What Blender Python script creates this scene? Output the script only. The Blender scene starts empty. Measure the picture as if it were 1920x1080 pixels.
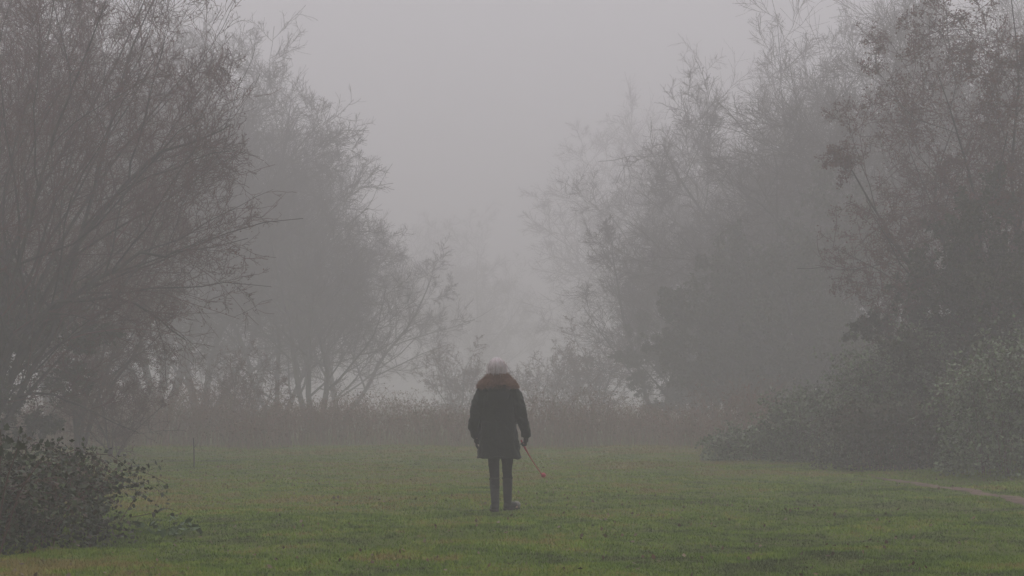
import bpy, bmesh, math, random
import numpy as np
from mathutils import Vector, Matrix, noise
S = bpy.context.scene
C = S.collection
rad = math.radians

# ------------------------------------------------------------------ camera
FP = 3442.0            # focal length in photo pixels (1920 wide)
EYE = 1.25
HOR = 748.0
cam_d = bpy.data.cameras.new('camera'); cam = bpy.data.objects.new('camera', cam_d); C.objects.link(cam)
cam_d.sensor_width = 36; cam_d.lens = 36 * FP / 1920
cam_d.clip_start = .1; cam_d.clip_end = 2000
cam.location = (0, 0, EYE)
cam.rotation_euler = (rad(90) + math.atan((HOR - 540) / FP), 0, 0)
S.camera = cam

# ------------------------------------------------------------------ sky, sun, exposure
SUN_EL, SUN_AZ = 52, 20
w = bpy.data.worlds.new('World'); S.world = w; w.use_nodes = True
nt = w.node_tree; nt.nodes.clear()
N = nt.nodes.new; LK = nt.links.new
sky = N('ShaderNodeTexSky'); sky.sky_type = 'NISHITA'; sky.sun_disc = False
sky.sun_elevation = rad(SUN_EL); sky.sun_rotation = rad(SUN_AZ)
tc = N('ShaderNodeTexCoord'); sp = N('ShaderNodeSeparateXYZ')
LK(tc.outputs['Generated'], sp.inputs[0])
mr = N('ShaderNodeMapRange'); mr.inputs['From Min'].default_value = 0; mr.inputs['From Max'].default_value = 1
mr.inputs['To Min'].default_value = 5.8; mr.inputs['To Max'].default_value = 11.0
LK(sp.outputs['Z'], mr.inputs['Value'])
cl = N('ShaderNodeMix'); cl.data_type = 'RGBA'; cl.blend_type = 'MULTIPLY'; cl.inputs[0].default_value = 1
cl.inputs['A'].default_value = (1, .96, 1.005, 1)
LK(mr.outputs['Result'], cl.inputs['B'])
mx = N('ShaderNodeMix'); mx.data_type = 'RGBA'; mx.inputs[0].default_value = .05
LK(cl.outputs['Result'], mx.inputs['A']); LK(sky.outputs[0], mx.inputs['B'])
bg = N('ShaderNodeBackground'); bg.inputs['Strength'].default_value = .1
wo = N('ShaderNodeOutputWorld')
LK(mx.outputs['Result'], bg.inputs['Color']); LK(bg.outputs[0], wo.inputs['Surface'])
sd = bpy.data.lights.new('sun', 'SUN'); sd.energy = .5; sd.angle = rad(60); sd.color = (1, .97, .94)
sun = bpy.data.objects.new('sun', sd); C.objects.link(sun)
sun.rotation_euler = (rad(90 - SUN_EL), 0, rad(180 - SUN_AZ))
S.view_settings.view_transform = 'Standard'; S.view_settings.look = 'None'
S.view_settings.exposure = 0; S.view_settings.gamma = 1; S.view_settings.use_curve_mapping = False
S.cycles.volume_bounces = 2
S.cycles.max_bounces = 6; S.cycles.diffuse_bounces = 3
S.cycles.use_denoising = True

# ------------------------------------------------------------------ helpers
def at(px, d): return (px - 960) / FP * d
def zat(py, d): return EYE + (HOR - py) / FP * d

def gh(x, y):
    """ground height (array friendly)"""
    x = np.asarray(x, float); y = np.asarray(y, float)
    return (.025 * np.sin(x * .9 + y * .35) * np.sin(y * .55 + 1.3) + .018 * np.sin(x * 2.1 - y * .8 + 2)
            * np.cos(y * 1.7) + .05 * np.clip((x - 6.6) / 2, 0, 3) + .012 * np.sin(x * 5.3 + 1) * np.sin(y * 3.1))

def tag(o, label=None, cat=None, group=None, kind=None):
    if label: o['label'] = label
    if cat: o['category'] = cat
    if group: o['group'] = group
    if kind: o['kind'] = kind
    return o

def link(name, me, mat=None, parent=None, loc=None):
    o = bpy.data.objects.new(name, me); C.objects.link(o)
    if mat is not None and me is not None and not me.materials: me.materials.append(mat)
    if parent is not None: o.parent = parent
    if loc is not None: o.location = loc
    return o

def empty(name, loc=(0, 0, 0), rz=0, s=1):
    o = bpy.data.objects.new(name, None); C.objects.link(o)
    o.location = loc; o.rotation_euler = (0, 0, rz); o.scale = (s, s, s); o.empty_display_size = .3
    return o

def mesh_np(name, V, Q=None, T=None, tint=None, smooth=False):
    """mesh from numpy: V (n,3), quads (m,4), tris (k,3), tint per-vertex float"""
    me = bpy.data.meshes.new(name)
    V = np.ascontiguousarray(V, dtype=np.float32)
    me.vertices.add(len(V)); me.vertices.foreach_set('co', V.ravel())
    parts = []; starts = []; off = 0
    if Q is not None and len(Q):
        parts.append(np.asarray(Q, np.int32).ravel()); starts.append(np.arange(len(Q)) * 4); off = len(Q) * 4
    if T is not None and len(T):
        parts.append(np.asarray(T, np.int32).ravel()); starts.append(off + np.arange(len(T)) * 3)
    L = np.concatenate(parts); St = np.concatenate(starts).astype(np.int32)
    me.loops.add(len(L)); me.loops.foreach_set('vertex_index', L)
    me.polygons.add(len(St)); me.polygons.foreach_set('loop_start', St)
    if smooth: me.polygons.foreach_set('use_smooth', np.ones(len(St), bool))
    me.update(calc_edges=True)
    if tint is not None:
        a = me.attributes.new('tint', 'FLOAT', 'POINT'); a.data.foreach_set('value', np.asarray(tint, np.float32))
    return me

class Acc:
    def __init__(s): s.V = []; s.Q = []; s.T = []; s.t = []; s.n = 0
    def add(s, V, Q=None, T=None, tint=None):
        V = np.asarray(V).reshape(-1, 3)
        if T is not None and np.ndim(T) == 1: T, tint = None, T
        if Q is not None and len(Q): s.Q.append(np.asarray(Q) + s.n)
        if T is not None and len(T): s.T.append(np.asarray(T) + s.n)
        s.t.append(np.full(len(V), .5) if tint is None else np.asarray(tint, float))
        s.V.append(V); s.n += len(V)
    def mesh(s, name, smooth=False):
        return mesh_np(name, np.concatenate(s.V), np.concatenate(s.Q) if s.Q else None,
                       np.concatenate(s.T) if s.T else None, np.concatenate(s.t), smooth)

def norm(a): return a / np.maximum(np.linalg.norm(a, axis=-1, keepdims=True), 1e-9)

def tubes(P, R, sides, rng=None):
    P = np.asarray(P, float); R = np.asarray(R, float)
    if P.ndim == 2: P = P[None]; R = R[None]
    n, k, _ = P.shape
    T = norm(np.gradient(P, axis=1))
    m = np.abs(T[:, :, 2]).mean(1) > .8
    ref = np.where(m[:, None], np.array([1., .1, 0]), np.array([0, .1, 1.]))[:, None, :]
    U = norm(np.cross(T, ref)); W = np.cross(T, U)
    a = np.arange(sides) * 2 * math.pi / sides
    V = P[:, :, None] + R[:, :, None, None] * (np.cos(a)[:, None] * U[:, :, None] + np.sin(a)[:, None] * W[:, :, None])
    b = (np.arange(n) * k * sides)[:, None, None]
    kk = (np.arange(k - 1) * sides)[None, :, None]; j = np.arange(sides)[None, None]; j2 = (j + 1) % sides
    q = np.stack([b + kk + j, b + kk + j2, b + kk + sides + j2, b + kk + sides + j], -1).reshape(-1, 4)
    tint = np.repeat(rng.random(n), k * sides) if rng is not None else None
    return V.reshape(-1, 3), q, tint

def spawn(par, m, t0, t1, ang, sd, lr, K, wig, up, rng, rr=.62, taper=.55, end=.25, grav=0, minlen=0, env=None):
    P, R, L = par; n, kp, _ = P.shape
    idx = np.repeat(np.arange(n), m); j = np.tile(np.arange(m), n)
    t = t0 + (t1 - t0) * (j + rng.random(n * m)) / m
    f = t * (kp - 1) * .9999; i0 = f.astype(int); w_ = (f - i0)[:, None]
    pos = P[idx, i0] * (1 - w_) + P[idx, i0 + 1] * w_
    tan = norm(P[idx, i0 + 1] - P[idx, i0])
    r = R[idx, i0] * (1 - w_[:, 0]) + R[idx, i0 + 1] * w_[:, 0]
    u = norm(np.cross(tan, rng.normal(size=tan.shape))); 
    az = j * 2.4 + rng.random(n * m) * 1.2 + idx
    e1 = norm(np.cross(tan, np.array([.13, .31, .94]))); e2 = np.cross(tan, e1)
    per = np.cos(az)[:, None] * e1 + np.sin(az)[:, None] * e2
    A = np.radians(ang + rng.normal(size=n * m) * sd)[:, None]
    d = norm(np.cos(A) * tan + np.sin(A) * per)
    ln = np.maximum(L[idx] * lr * (1 - taper * t) * (.65 + .7 * rng.random(n * m)), minlen)
    r0 = np.minimum(r * rr, ln * .03 + .0015)
    pts = [pos]; step = (ln / (K - 1))[:, None]
    for k in range(K - 1):
        d = norm(d + rng.normal(size=d.shape) * wig + np.array([0, 0, up - grav * k]))
        pts.append(pts[-1] + d * step)
    P2 = np.stack(pts, 1)
    if env:
        cx, cy, cz, ru, rd, rxy, pw = (tuple(env) + (2.3,))[:7]
        def ev(q):
            v = q - np.array([cx, cy, cz]); v = v / np.stack([np.full(len(q), rxy), np.full(len(q), rxy), np.where(v[:, 2] > 0, ru, rd)], 1)
            n_ = norm(v); lump = 1 + .09 * np.sin(n_[:, 0] * 5 + 1) * np.sin(n_[:, 2] * 6 + n_[:, 1] * 4) + .07 * np.sin(n_[:, 0] * 13 + n_[:, 1] * 11) * np.cos(n_[:, 2] * 12)
            return (np.hypot(v[:, 0], v[:, 1]) ** pw + np.abs(v[:, 2]) ** pw) ** (1 / pw) / lump
        e0 = ev(P2[:, 0]); e1_ = ev(P2[:, -1]) * (.84 + .34 * rng.random(len(P2)))
        sc = np.where(e1_ > 1, np.clip((1 - e0) / np.maximum(e1_ - e0, 1e-3), .18, 1), 1)
        P2 = P2[:, :1] + (P2 - P2[:, :1]) * sc[:, None, None]; ln = ln * sc; r0 = r0 * (.4 + .6 * sc)
    R2 = r0[:, None] * np.linspace(1, end, K)[None]
    ok = P2[:, :, 2].min(1) > .06
    if env: ok &= (e0 < 1.03) & ~((sc < .32) & (e0 > .88))
    return P2[ok], R2[ok], ln[ok]

def leaves_at(pos, size, rng, flat=.0):
    """kite leaves at points; returns V,Q,tint"""
    n = len(pos)
    a = norm(rng.normal(size=(n, 3))); b = norm(np.cross(a, norm(rng.normal(size=(n, 3)) + np.array([0, 0, flat * 4]))))
    c = np.cross(a, b)
    s = (size * (.6 + .8 * rng.random(n)))[:, None]
    V = np.stack([pos, pos + a * s * .5 + b * s * .36 + c * s * .08, pos + a * s, pos + a * s * .5 - b * s * .36 + c * s * .08], 1)
    return V.reshape(-1, 3), np.arange(n * 4).reshape(n, 4), np.repeat(rng.random(n), 4)

# ------------------------------------------------------------------ materials
def mat(name, col, rough=.9, ramp=None, scale=8, amp=.25, bump=0, bscale=60, use_tint=True, spec=.2, sheen=0):
    m = bpy.data.materials.new(name); m.use_nodes = True
    nt = m.node_tree; b = nt.nodes['Principled BSDF']
    b.inputs['Roughness'].default_value = rough; b.inputs['Specular IOR Level'].default_value = spec
    N = nt.nodes.new; L = nt.links.new
    tcn = N('ShaderNodeTexCoord')
    no = N('ShaderNodeTexNoise'); no.inputs['Scale'].default_value = scale; no.inputs['Detail'].default_value = 4
    L(tcn.outputs['Object'], no.inputs['Vector'])
    rp = N('ShaderNodeValToRGB')
    cols = ramp or [col, col]
    e = rp.color_ramp.elements
    while len(e) < len(cols): e.new(.5)
    for i, c_ in enumerate(cols):
        e[i].position = i / max(1, len(cols) - 1); e[i].color = (*c_, 1)
    if use_tint:
        at_ = N('ShaderNodeAttribute'); at_.attribute_name = 'tint'
        L(at_.outputs['Fac'], rp.inputs['Fac'])
    else:
        L(no.outputs['Fac'], rp.inputs['Fac'])
    mp = N('ShaderNodeMapRange'); mp.inputs['From Min'].default_value = .3; mp.inputs['From Max'].default_value = .7
    mp.inputs['To Min'].default_value = 1 - amp; mp.inputs['To Max'].default_value = 1 + amp
    L(no.outputs['Fac'], mp.inputs['Value'])
    mu = N('ShaderNodeVectorMath'); mu.operation = 'SCALE'
    L(rp.outputs['Color'], mu.inputs[0]); L(mp.outputs['Result'], mu.inputs['Scale'])
    L(mu.outputs[0], b.inputs['Base Color'])
    if bump:
        n2 = N('ShaderNodeTexNoise'); n2.inputs['Scale'].default_value = bscale; n2.inputs['Detail'].default_value = 5
        L(tcn.outputs['Object'], n2.inputs['Vector'])
        bp = N('ShaderNodeBump'); bp.inputs['Strength'].default_value = bump; bp.inputs['Distance'].default_value = .02
        L(n2.outputs['Fac'], bp.inputs['Height']); L(bp.outputs[0], b.inputs['Normal'])
    if sheen: b.inputs['Sheen Weight'].default_value = sheen
    return m

M = {}
M['bark'] = mat('bark', (.05, .045, .038), ramp=[(.045, .038, .032), (.06, .058, .045), (.05, .046, .04)], bump=.6, bscale=25, scale=5, amp=.35)
M['twig'] = mat('twig', (.06, .045, .04), ramp=[(.045, .038, .034), (.062, .044, .038), (.075, .048, .04), (.05, .05, .04)])
M['red_twig'] = mat('red_twig', (.09, .045, .04), ramp=[(.07, .046, .042), (.12, .056, .052), (.09, .062, .052), (.17, .066, .062)])
M['russet_leaf'] = mat('russet_leaf', (.13, .05, .035), ramp=[(.12, .045, .035), (.1, .055, .035), (.16, .065, .045), (.075, .065, .03)], rough=.6)
M['green_leaf'] = mat('green_leaf', (.05, .06, .03), ramp=[(.04, .05, .026), (.06, .07, .035), (.05, .06, .03), (.085, .07, .035)], rough=.55)
M['ivy_leaf'] = mat('ivy_leaf', (.05, .06, .045), ramp=[(.035, .045, .028), (.05, .06, .04), (.07, .09, .06), (.05, .05, .032)], rough=.4, spec=.45)
M['bramble_leaf'] = mat('bramble_leaf', (.05, .05, .03), ramp=[(.018, .028, .010), (.028, .045, .014), (.034, .030, .016), (.06, .095, .025), (.024, .038, .013), (.075, .038, .022)], rough=.5, spec=.3)
M['mound_leaf'] = mat('mound_leaf', None, ramp=[(.045, .07, .025), (.08, .12, .045), (.13, .19, .075), (.09, .10, .055), (.22, .28, .15)], rough=.4, spec=.45)
M['thicket'] = mat('thicket', (.1, .06, .045), ramp=[(.17, .11, .09), (.24, .135, .115), (.19, .14, .10), (.15, .145, .09), (.3, .16, .13)])

# ------------------------------------------------------------------ ground
def ground():
    xs = np.concatenate([np.linspace(-300, -14, 24), np.linspace(-13.5, 13.5, 100), np.linspace(14, 300, 24)])
    ys = np.concatenate([np.linspace(-300, 7, 16), np.linspace(8, 60, 150), np.linspace(61, 300, 34)])
    X, Y = np.meshgrid(xs, ys); Z = gh(X, Y)
    far = (np.abs(X) > 40) | (Y > 80) | (Y < 0); Z = np.where(far, .0, Z)
    nx, ny = len(xs), len(ys)
    i = (np.arange(ny - 1)[:, None] * nx + np.arange(nx - 1)[None]).ravel()
    me = mesh_np('ground', np.stack([X, Y, Z], -1).reshape(-1, 3), np.stack([i, i + 1, i + 1 + nx, i + nx], -1), smooth=True)
    m = bpy.data.materials.new('turf_soil'); m.use_nodes = True
    nt = m.node_tree; b = nt.nodes['Principled BSDF']; b.inputs['Roughness'].default_value = 1; b.inputs['Specular IOR Level'].default_value = .1
    N = nt.nodes.new; L = nt.links.new
    g = N('ShaderNodeTexCoord')
    n1 = N('ShaderNodeTexNoise'); n1.inputs['Scale'].default_value = .8; n1.inputs['Detail'].default_value = 6
    n2 = N('ShaderNodeTexNoise'); n2.inputs['Scale'].default_value = 14; n2.inputs['Detail'].default_value = 6
    L(g.outputs['Object'], n1.inputs['Vector']); L(g.outputs['Object'], n2.inputs['Vector'])
    r1 = N('ShaderNodeValToRGB'); e = r1.color_ramp.elements
    e[0].position = .32; e[0].color = (.08, .11, .015, 1); e[1].position = .7; e[1].color = (.14, .155, .03, 1)
    r2 = N('ShaderNodeValToRGB'); e = r2.color_ramp.elements
    e[0].position = .35; e[0].color = (.055, .05, .028, 1); e[1].position = .65; e[1].color = (.13, .18, .03, 1)
    L(n1.outputs['Fac'], r1.inputs['Fac']); L(n2.outputs['Fac'], r2.inputs['Fac'])
    mx = N('ShaderNodeMix'); mx.data_type = 'RGBA'; mx.inputs[0].default_value = .5
    L(r1.outputs[0], mx.inputs['A']); L(r2.outputs[0], mx.inputs['B']); L(mx.outputs['Result'], b.inputs['Base Color'])
    bp = N('ShaderNodeBump'); bp.inputs['Distance'].default_value = .05; L(n2.outputs['Fac'], bp.inputs['Height']); L(bp.outputs[0], b.inputs['Normal'])
    return tag(link('ground', me, m), kind='structure')
ground()

# trodden path: runs away from the camera along the right bank
def path_center(y):
    return 6.03 + .13 * np.sin((y - 20) * .45) + np.where(y > 28.5, -.012 * (y - 28.5) ** 2, 0) - .02 * (y - 24)
def path():
    ys = np.linspace(9, 29.6, 160); nacross = 7
    rng = np.random.default_rng(5)
    V = []
    for y in ys:
        c = float(path_center(y)); hw = .155 + .05 * math.sin(y * 2.3) + .03 * math.sin(y * 7.1 + 1) + .012 * rng.normal()
        hw *= .85 if y < 27.2 else max(.1, (29.8 - y) / 3)
        for k in range(nacross):
            u = k / (nacross - 1) * 2 - 1
            x = c + u * hw + .02 * rng.normal() * (abs(u) > .9)
            V.append((x, y, float(gh(x, y)) + .006 + .006 * (1 - u * u) + .004 * rng.random()))
    i = (np.arange(len(ys) - 1)[:, None] * nacross + np.arange(nacross - 1)[None]).ravel()
    me = mesh_np('path', np.array(V), np.stack([i, i + 1, i + 1 + nacross, i + nacross], -1), smooth=True)
    m = mat('bare_earth', (.2, .14, .11), ramp=[(.08, .055, .04), (.15, .10, .075), (.21, .145, .115)], use_tint=False, scale=5, amp=.3, bump=.5, bscale=30)
    tag(link('path', me, m), kind='structure')
path()

# ------------------------------------------------------------------ grass
def vnoise(x, y, s, seed):
    """cheap value noise on arrays"""
    x = x * s + seed * 17.3; y = y * s + seed * 5.1
    xi = np.floor(x).astype(np.int64); yi = np.floor(y).astype(np.int64); fx = x - xi; fy = y - yi
    fx = fx * fx * (3 - 2 * fx); fy = fy * fy * (3 - 2 * fy)
    def h(a, b):
        n = (a * 374761393 + b * 668265263 + seed * 974711) & 0x7fffffff
        n = ((n ^ (n >> 13)) * 1274126177) & 0x7fffffff
        return (n & 0xffff) / 65535.
    return (h(xi, yi) * (1 - fx) + h(xi + 1, yi) * fx) * (1 - fy) + (h(xi, yi + 1) * (1 - fx) + h(xi + 1, yi + 1) * fx) * fy

def grass():
    rng = np.random.default_rng(11)
    zones = [(11.2, 15, 4100), (15, 20, 2400), (20, 27, 1150), (27, 36, 600), (36, 49, 300)]
    xs = []; ys = []
    for a, b, dens in zones:
        hw = b * .31 + .6
        n = int((b - a) * 2 * hw * dens)
        x = rng.uniform(-hw, hw, n); y = rng.uniform(a, b, n)
        k = np.abs(x) < y * .295 + .6
        xs.append(x[k]); ys.append(y[k])
    x = np.concatenate(xs); y = np.concatenate(ys)
    # leave the path mostly bare
    pc = path_center(y); dp = np.abs(x - pc)
    keep = (dp > np.where(y < 27.5, .16, .16 * np.clip((29.8 - y) / 2.6, 0, 1)) + .08 * rng.random(len(x))) | (rng.random(len(x)) < .15) | (y > 29.7)
    x = x[keep]; y = y[keep]
    n = len(x)
    big = vnoise(x, y, .35, 1); mid = vnoise(x, y, 1.3, 2); sm = vnoise(x, y, 5, 3)
    h = .014 + .022 * rng.random(n) ** 1.5 + .02 * sm * mid + .012 * mid
    # rough, long grass by the scrub and on the right bank
    edge = np.clip((y - 36) / 9, 0, 1) + np.clip((x - 5.2 + (y - 20) * .0) / 1.5, 0, 1) * .7 * (np.abs(x - path_center(y)) > .3)
    edge = np.maximum(edge, np.clip(1 - np.hypot((x + 4.4) / 1.9, (y - 16.1) / 2.6) * .8, 0, 1))
    h *= 1 + 1.5 * edge * mid * rng.random(n)
    wd = .0035 * np.clip(y / 12, 1, 4) * (.7 + .6 * rng.random(n))
    z = gh(x, y)
    az = rng.uniform(0, 2 * math.pi, n); lean = .3 + rng.random(n) * 1.1
    ca, sa = np.cos(az), np.sin(az)
    h *= .9
    b0 = np.stack([x - sa * wd, y + ca * wd, z - .004], 1); b1 = np.stack([x + sa * wd, y - ca * wd, z - .004], 1)
    tip = np.stack([x + ca * h * lean, y + sa * h * lean, z + h * (1.05 - .45 * lean)], 1)
    V = np.stack([b0, b1, tip], 1).reshape(-1, 3)
    s2 = vnoise(x, y, 2.6, 6); s3 = vnoise(x, y, 9, 7)
    tint = np.clip(.25 * rng.random(n) + .7 * big + .65 * mid + .6 * s2 + .7 * s3 - .92 + .016 * np.clip(y - 20, 0, 30), 0, 1)  # far blades go paler, strawier: haze fade put into their colour
    me = mesh_np('grass', V, None, np.arange(n * 3).reshape(n, 3), np.repeat(tint, 3))
    m = mat('grass_blade', None, ramp=[(.052, .078, .010), (.088, .158, .004), (.125, .21, .004), (.185, .25, .010), (.235, .185, .045)], scale=.5, amp=.12, rough=.7)
    tag(link('grass', me, m), 'short damp green turf across the whole clearing', 'grass', kind='stuff')
    print('blades', n)
grass()

def litter():
    rng = np.random.default_rng(8); n = 1500
    y = rng.uniform(11, 34, n); x = rng.uniform(-1, 1, n) * (y * .29 + .5)
    k = vnoise(x, y, .6, 9) + .25 * (x < -1.5) > .5; x = x[k]; y = y[k]
    V, Q, t = leaves_at(np.stack([x, y, gh(x, y) + .03 + .02 * rng.random(len(x))], 1), .042, rng, flat=1)
    m = mat('dead_leaf', None, ramp=[(.07, .04, .025), (.16, .09, .05), (.11, .06, .04), (.22, .17, .12), (.09, .05, .03)], rough=.8)
    tag(link('leaf_litter', mesh_np('leaf_litter', V, Q, None, t), m), 'scattered brown fallen leaves lying in the short grass', 'fallen leaves', kind='stuff')
litter()

# ------------------------------------------------------------------ tree generator
def tree_meshes(name, seed, h, stems=1, lean=.1, levels=((12, .2, .98, 50, 10, .62), (9, .15, 1, 45, 14, .5), (8, .1, 1, 45, 18, .5), (8, .1, 1, 42, 20, .55)),
                up=.05, wig=.13, trunk_r=None, min_r=.0025, leaf=0, leaf_size=.045, stem_taper=.5, up_last=.0, grav=0, sides=3, lastK=3, env=None, thin=.5, limbs=()):
    rng = np.random.default_rng(seed)
    tr = trunk_r or h * .016
    K = 12; P = []; R = []
    for s in range(stems):
        a = 2 * math.pi * s / max(1, stems) + rng.random() * 1.0
        ll = (lean * (1 + .5 * rng.random())) if stems > 1 else lean * rng.random()
        d = norm(np.array([math.cos(a) * ll, math.sin(a) * ll, 1.]))
        hh = h * (.78 if stems == 1 else .68 + .18 * rng.random())
        p = np.array([math.cos(a), math.sin(a), 0]) * (tr * .9 if stems > 1 else 0); p[2] = -.1
        pts = [p]
        for k in range(K - 1):
            d = norm(d + rng.normal(size=3) * .13 + np.array([math.cos(a) * .02, math.sin(a) * .02, .05]))
            pts.append(pts[-1] + d * hh / (K - 1))
        if env:
            q = np.array(pts); v = q - np.array(env[:3]); v = v / np.stack([np.full(K, env[5]), np.full(K, env[5]), np.where(v[:, 2] > 0, env[3], env[4] * 9)], 1)
            out_ = np.nonzero(np.linalg.norm(v, axis=1) > .86)[0]
            if len(out_): 
                f = max(2, out_[0]); u = np.linspace(0, f, K); pts = [np.array([np.interp(a_, range(K), q[:, c_]) for c_ in range(3)]) for a_ in u]
        P.append(pts); rr = tr * (1 if stems == 1 else .75) * np.linspace(1, .10, K) ** .9; rr[0] *= 1.35; R.append(rr)
    for pts_, r_ in limbs:      # long low limbs that leave the base at a slant and arch over
        q = np.array(pts_, float); u = np.linspace(0, len(q) - 1, K)
        c = np.stack([np.interp(u, range(len(q)), q[:, c_]) for c_ in range(3)], 1); c[1:-1] = (c[:-2] + 2 * c[1:-1] + c[2:]) / 4
        c[1:] += rng.normal(size=(K - 1, 3)) * .05
        P.append(list(c)); R.append(r_ * np.linspace(1, .12, K))
    cur = (np.array(P), np.array(R), np.full(len(P), h * .78))
    wood = Acc(); crown = Acc()
    wood.add(*tubes(cur[0], cur[1], 8, rng))
    nl = len(levels)
    for li, (m, t0, t1, ang, sd, lr) in enumerate(levels):
        last = li == nl - 1
        cur = spawn(cur, m, t0, t1, ang, sd, lr, 9 if li == 0 else (7 if li == 1 else ((5 if li == 2 else 4) if not last else lastK)), wig * (1 + .2 * li),
                    up_last if li >= 2 else up, rng, env=env, rr=thin, grav=grav if li < 2 else 0, taper=stem_taper if li == 0 else .45)
        P, R, L = cur; R = np.maximum(R, min_r * (1.6 if not last else 1)); cur = (P, R, L)
        (wood if li == 0 else crown).add(*tubes(P, R, 6 if li == 0 else (4 if li == 1 else sides), rng))
    out = {'trunk': wood.mesh(name + '_trunk', True), 'crown': crown.mesh(name + '_crown')}
    if leaf:
        P = cur[0].reshape(-1, 3); P = P[rng.integers(0, len(P), leaf)] + rng.normal(size=(leaf, 3)) * .03
        # clump the leaves
        k = np.array([noise.noise(Vector(p) * .7) for p in P[:leaf]]) > -.45
        V, Q, t = leaves_at(P[k], leaf_size, rng)
        # foliage
        out['leaves'] = mesh_np(name + '_leaves', V, Q, None, t)
    return out

def place_tree(meshes, name, label, cat, px, d, rz=0, s=1, group=None, twig='twig', leafm='russet_leaf', sz=None):
    x = at(px, d)
    r = empty(name, (x, d, float(gh(x, d)) if d < 60 else 0), rad(rz), s)
    if sz: r.scale = (s, s, sz)
    tag(r, label, cat, group)
    link('trunk', meshes['trunk'], M['bark'], r); link('crown', meshes['crown'], M[twig], r)
    if 'leaves' in meshes: link('leaves', meshes['leaves'], M[leafm], r)
    return r

near = tree_meshes('near', 21, 12.5, stems=9, lean=.27, levels=((9, .1, .97, 38, 12, .5), (7, .12, 1, 38, 12, .52), (6, .1, 1, 38, 14, .52), (4, .08, 1, 36, 16, .58), (2, .15, 1, 32, 14, .75)),
                   up=.045, wig=.12, trunk_r=.07, grav=.012, min_r=.0023, leaf=12000, leaf_size=.03, lastK=3, up_last=.07, thin=.6, env=(0, 0, 3.6, 8.2, 3.4, 4.5, 1.9),
                   limbs=[([(0, -.2, 0), (.9, -.4, 1.9), (1.75, -.5, 2.75), (2.6, -.5, 3.25), (3.1, -.5, 3.28), (3.6, -.5, 3.4)], .055),
                          ([(0, -.1, 0), (.5, -.8, 1.6), (1.4, -1.1, 2.5), (2.25, -1.2, 2.65), (3.0, -1.2, 2.3), (3.45, -1.2, 1.95)], .05),
                          ([(0, .1, 0), (.9, .3, 2.6), (2.0, .2, 4.2), (2.9, 0, 4.9), (3.5, -.2, 5.0), (4.0, -.2, 5.3)], .055)])
mid1 = tree_meshes('mid1', 4, 11.5, stems=3, lean=.3, levels=((13, .12, .98, 52, 10, .62), (9, .12, 1, 46, 14, .52), (9, .1, 1, 44, 18, .52), (8, .1, 1, 38, 16, .75)),
                   trunk_r=.14, min_r=.0040, up=.02, up_last=.05, wig=.10, env=(0, 0, 4.6, 6.6, 3.6, 5.3))
mid2 = tree_meshes('mid2', 9, 7.6, stems=3, lean=.2, levels=((11, .12, .98, 50, 10, .5), (8, .12, 1, 45, 14, .52), (8, .1, 1, 45, 18, .52), (7, .1, 1, 38, 16, .75)),
                   trunk_r=.11, min_r=.0040, up=.05, up_last=.05, wig=.10, env=(0, 0, 3.6, 3.9, 3.0, 2.7))
haw = tree_meshes('haw', 31, 9.8, stems=6, lean=.2, levels=((9, .08, .98, 55, 12, .55), (8, .12, 1, 50, 16, .5), (7, .1, 1, 55, 20, .48), (6, .1, 1, 50, 22, .5)),
                  trunk_r=.08, min_r=.0035, leaf=55000, leaf_size=.04, wig=.18, up=.02, env=(0, 0, 4.6, 5.4, 4.0, 3.3))
ivy = tree_meshes('ivy', 41, 6.6, stems=4, lean=.34, levels=((10, .04, .98, 58, 12, .5), (8, .1, 1, 50, 16, .5), (7, .1, 1, 50, 20, .5), (5, .1, 1, 50, 22, .5)),
                  trunk_r=.09, min_r=.004, leaf=80000, leaf_size=.07, wig=.16, up=.02, env=(0, 0, 2.6, 4.1, 2.5, 3.0))
shrub = tree_meshes('shrub', 51, 3.6, stems=6, lean=.5, levels=((9, .05, .98, 45, 14, .5), (8, .1, 1, 45, 18, .5), (8, .1, 1, 45, 20, .5)),
                    trunk_r=.03, min_r=.0035, leaf=6000, leaf_size=.04, wig=.16, up=.03, env=(0, 0, 1.2, 2.4, 1.3, 1.9))

T = place_tree
T(near, 'bare_tree', 'nearest bare many-stemmed tree at the left edge, thin limbs reaching over the grass', 'tree', -50, 33, 0, 1.17, twig='red_twig')
T(mid1, 'bare_tree', 'broad bare tree with high rounded crown behind the nearest left tree', 'tree', 300, 80, 10, 1.75)
T(mid2, 'bare_tree', 'upright bare tree at the right-hand end of the left wood, nearest the walker', 'tree', 590, 76, 60, 1.65)
T(mid1, 'bare_tree', 'tall bare tree in the back row of the left wood, its top out of frame', 'tree', 110, 80, 120, 1.9)
T(ivy, 'ivy_covered_tree', 'dull green leafy tree standing low behind the nearest left tree', 'tree', -60, 34, 250, .85, leafm='green_leaf')
T(haw, 'hawthorn_tree', 'russet leafy thorn tree behind the limbs of the nearest left tree', 'tree', 150, 41, 190, .78, twig='red_twig')
T(haw, 'hawthorn_tree', 'dense russet hawthorn tree at the right edge above the bramble', 'tree', 1865, 37, 80, 1.13, twig='red_twig')
T(mid1, 'bare_tree', 'tall bare tree with overhanging top, left of the russet hawthorn at right', 'tree', 1665, 66, 250, 1.62, sz=1.45)
T(mid1, 'bare_tree', 'tall bare tree in the back row of the right wood, top right corner', 'tree', 1880, 68, 20, 1.7)
T(mid2, 'bare_tree', 'foggy multi-stemmed bare tree right of the walker, left end of the right wood', 'tree', 1245, 80, 140, 1.45)
T(mid2, 'bare_tree', 'taller foggy bare tree next inside the left end of the right wood', 'tree', 1385, 74, 260, 1.75)
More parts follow.
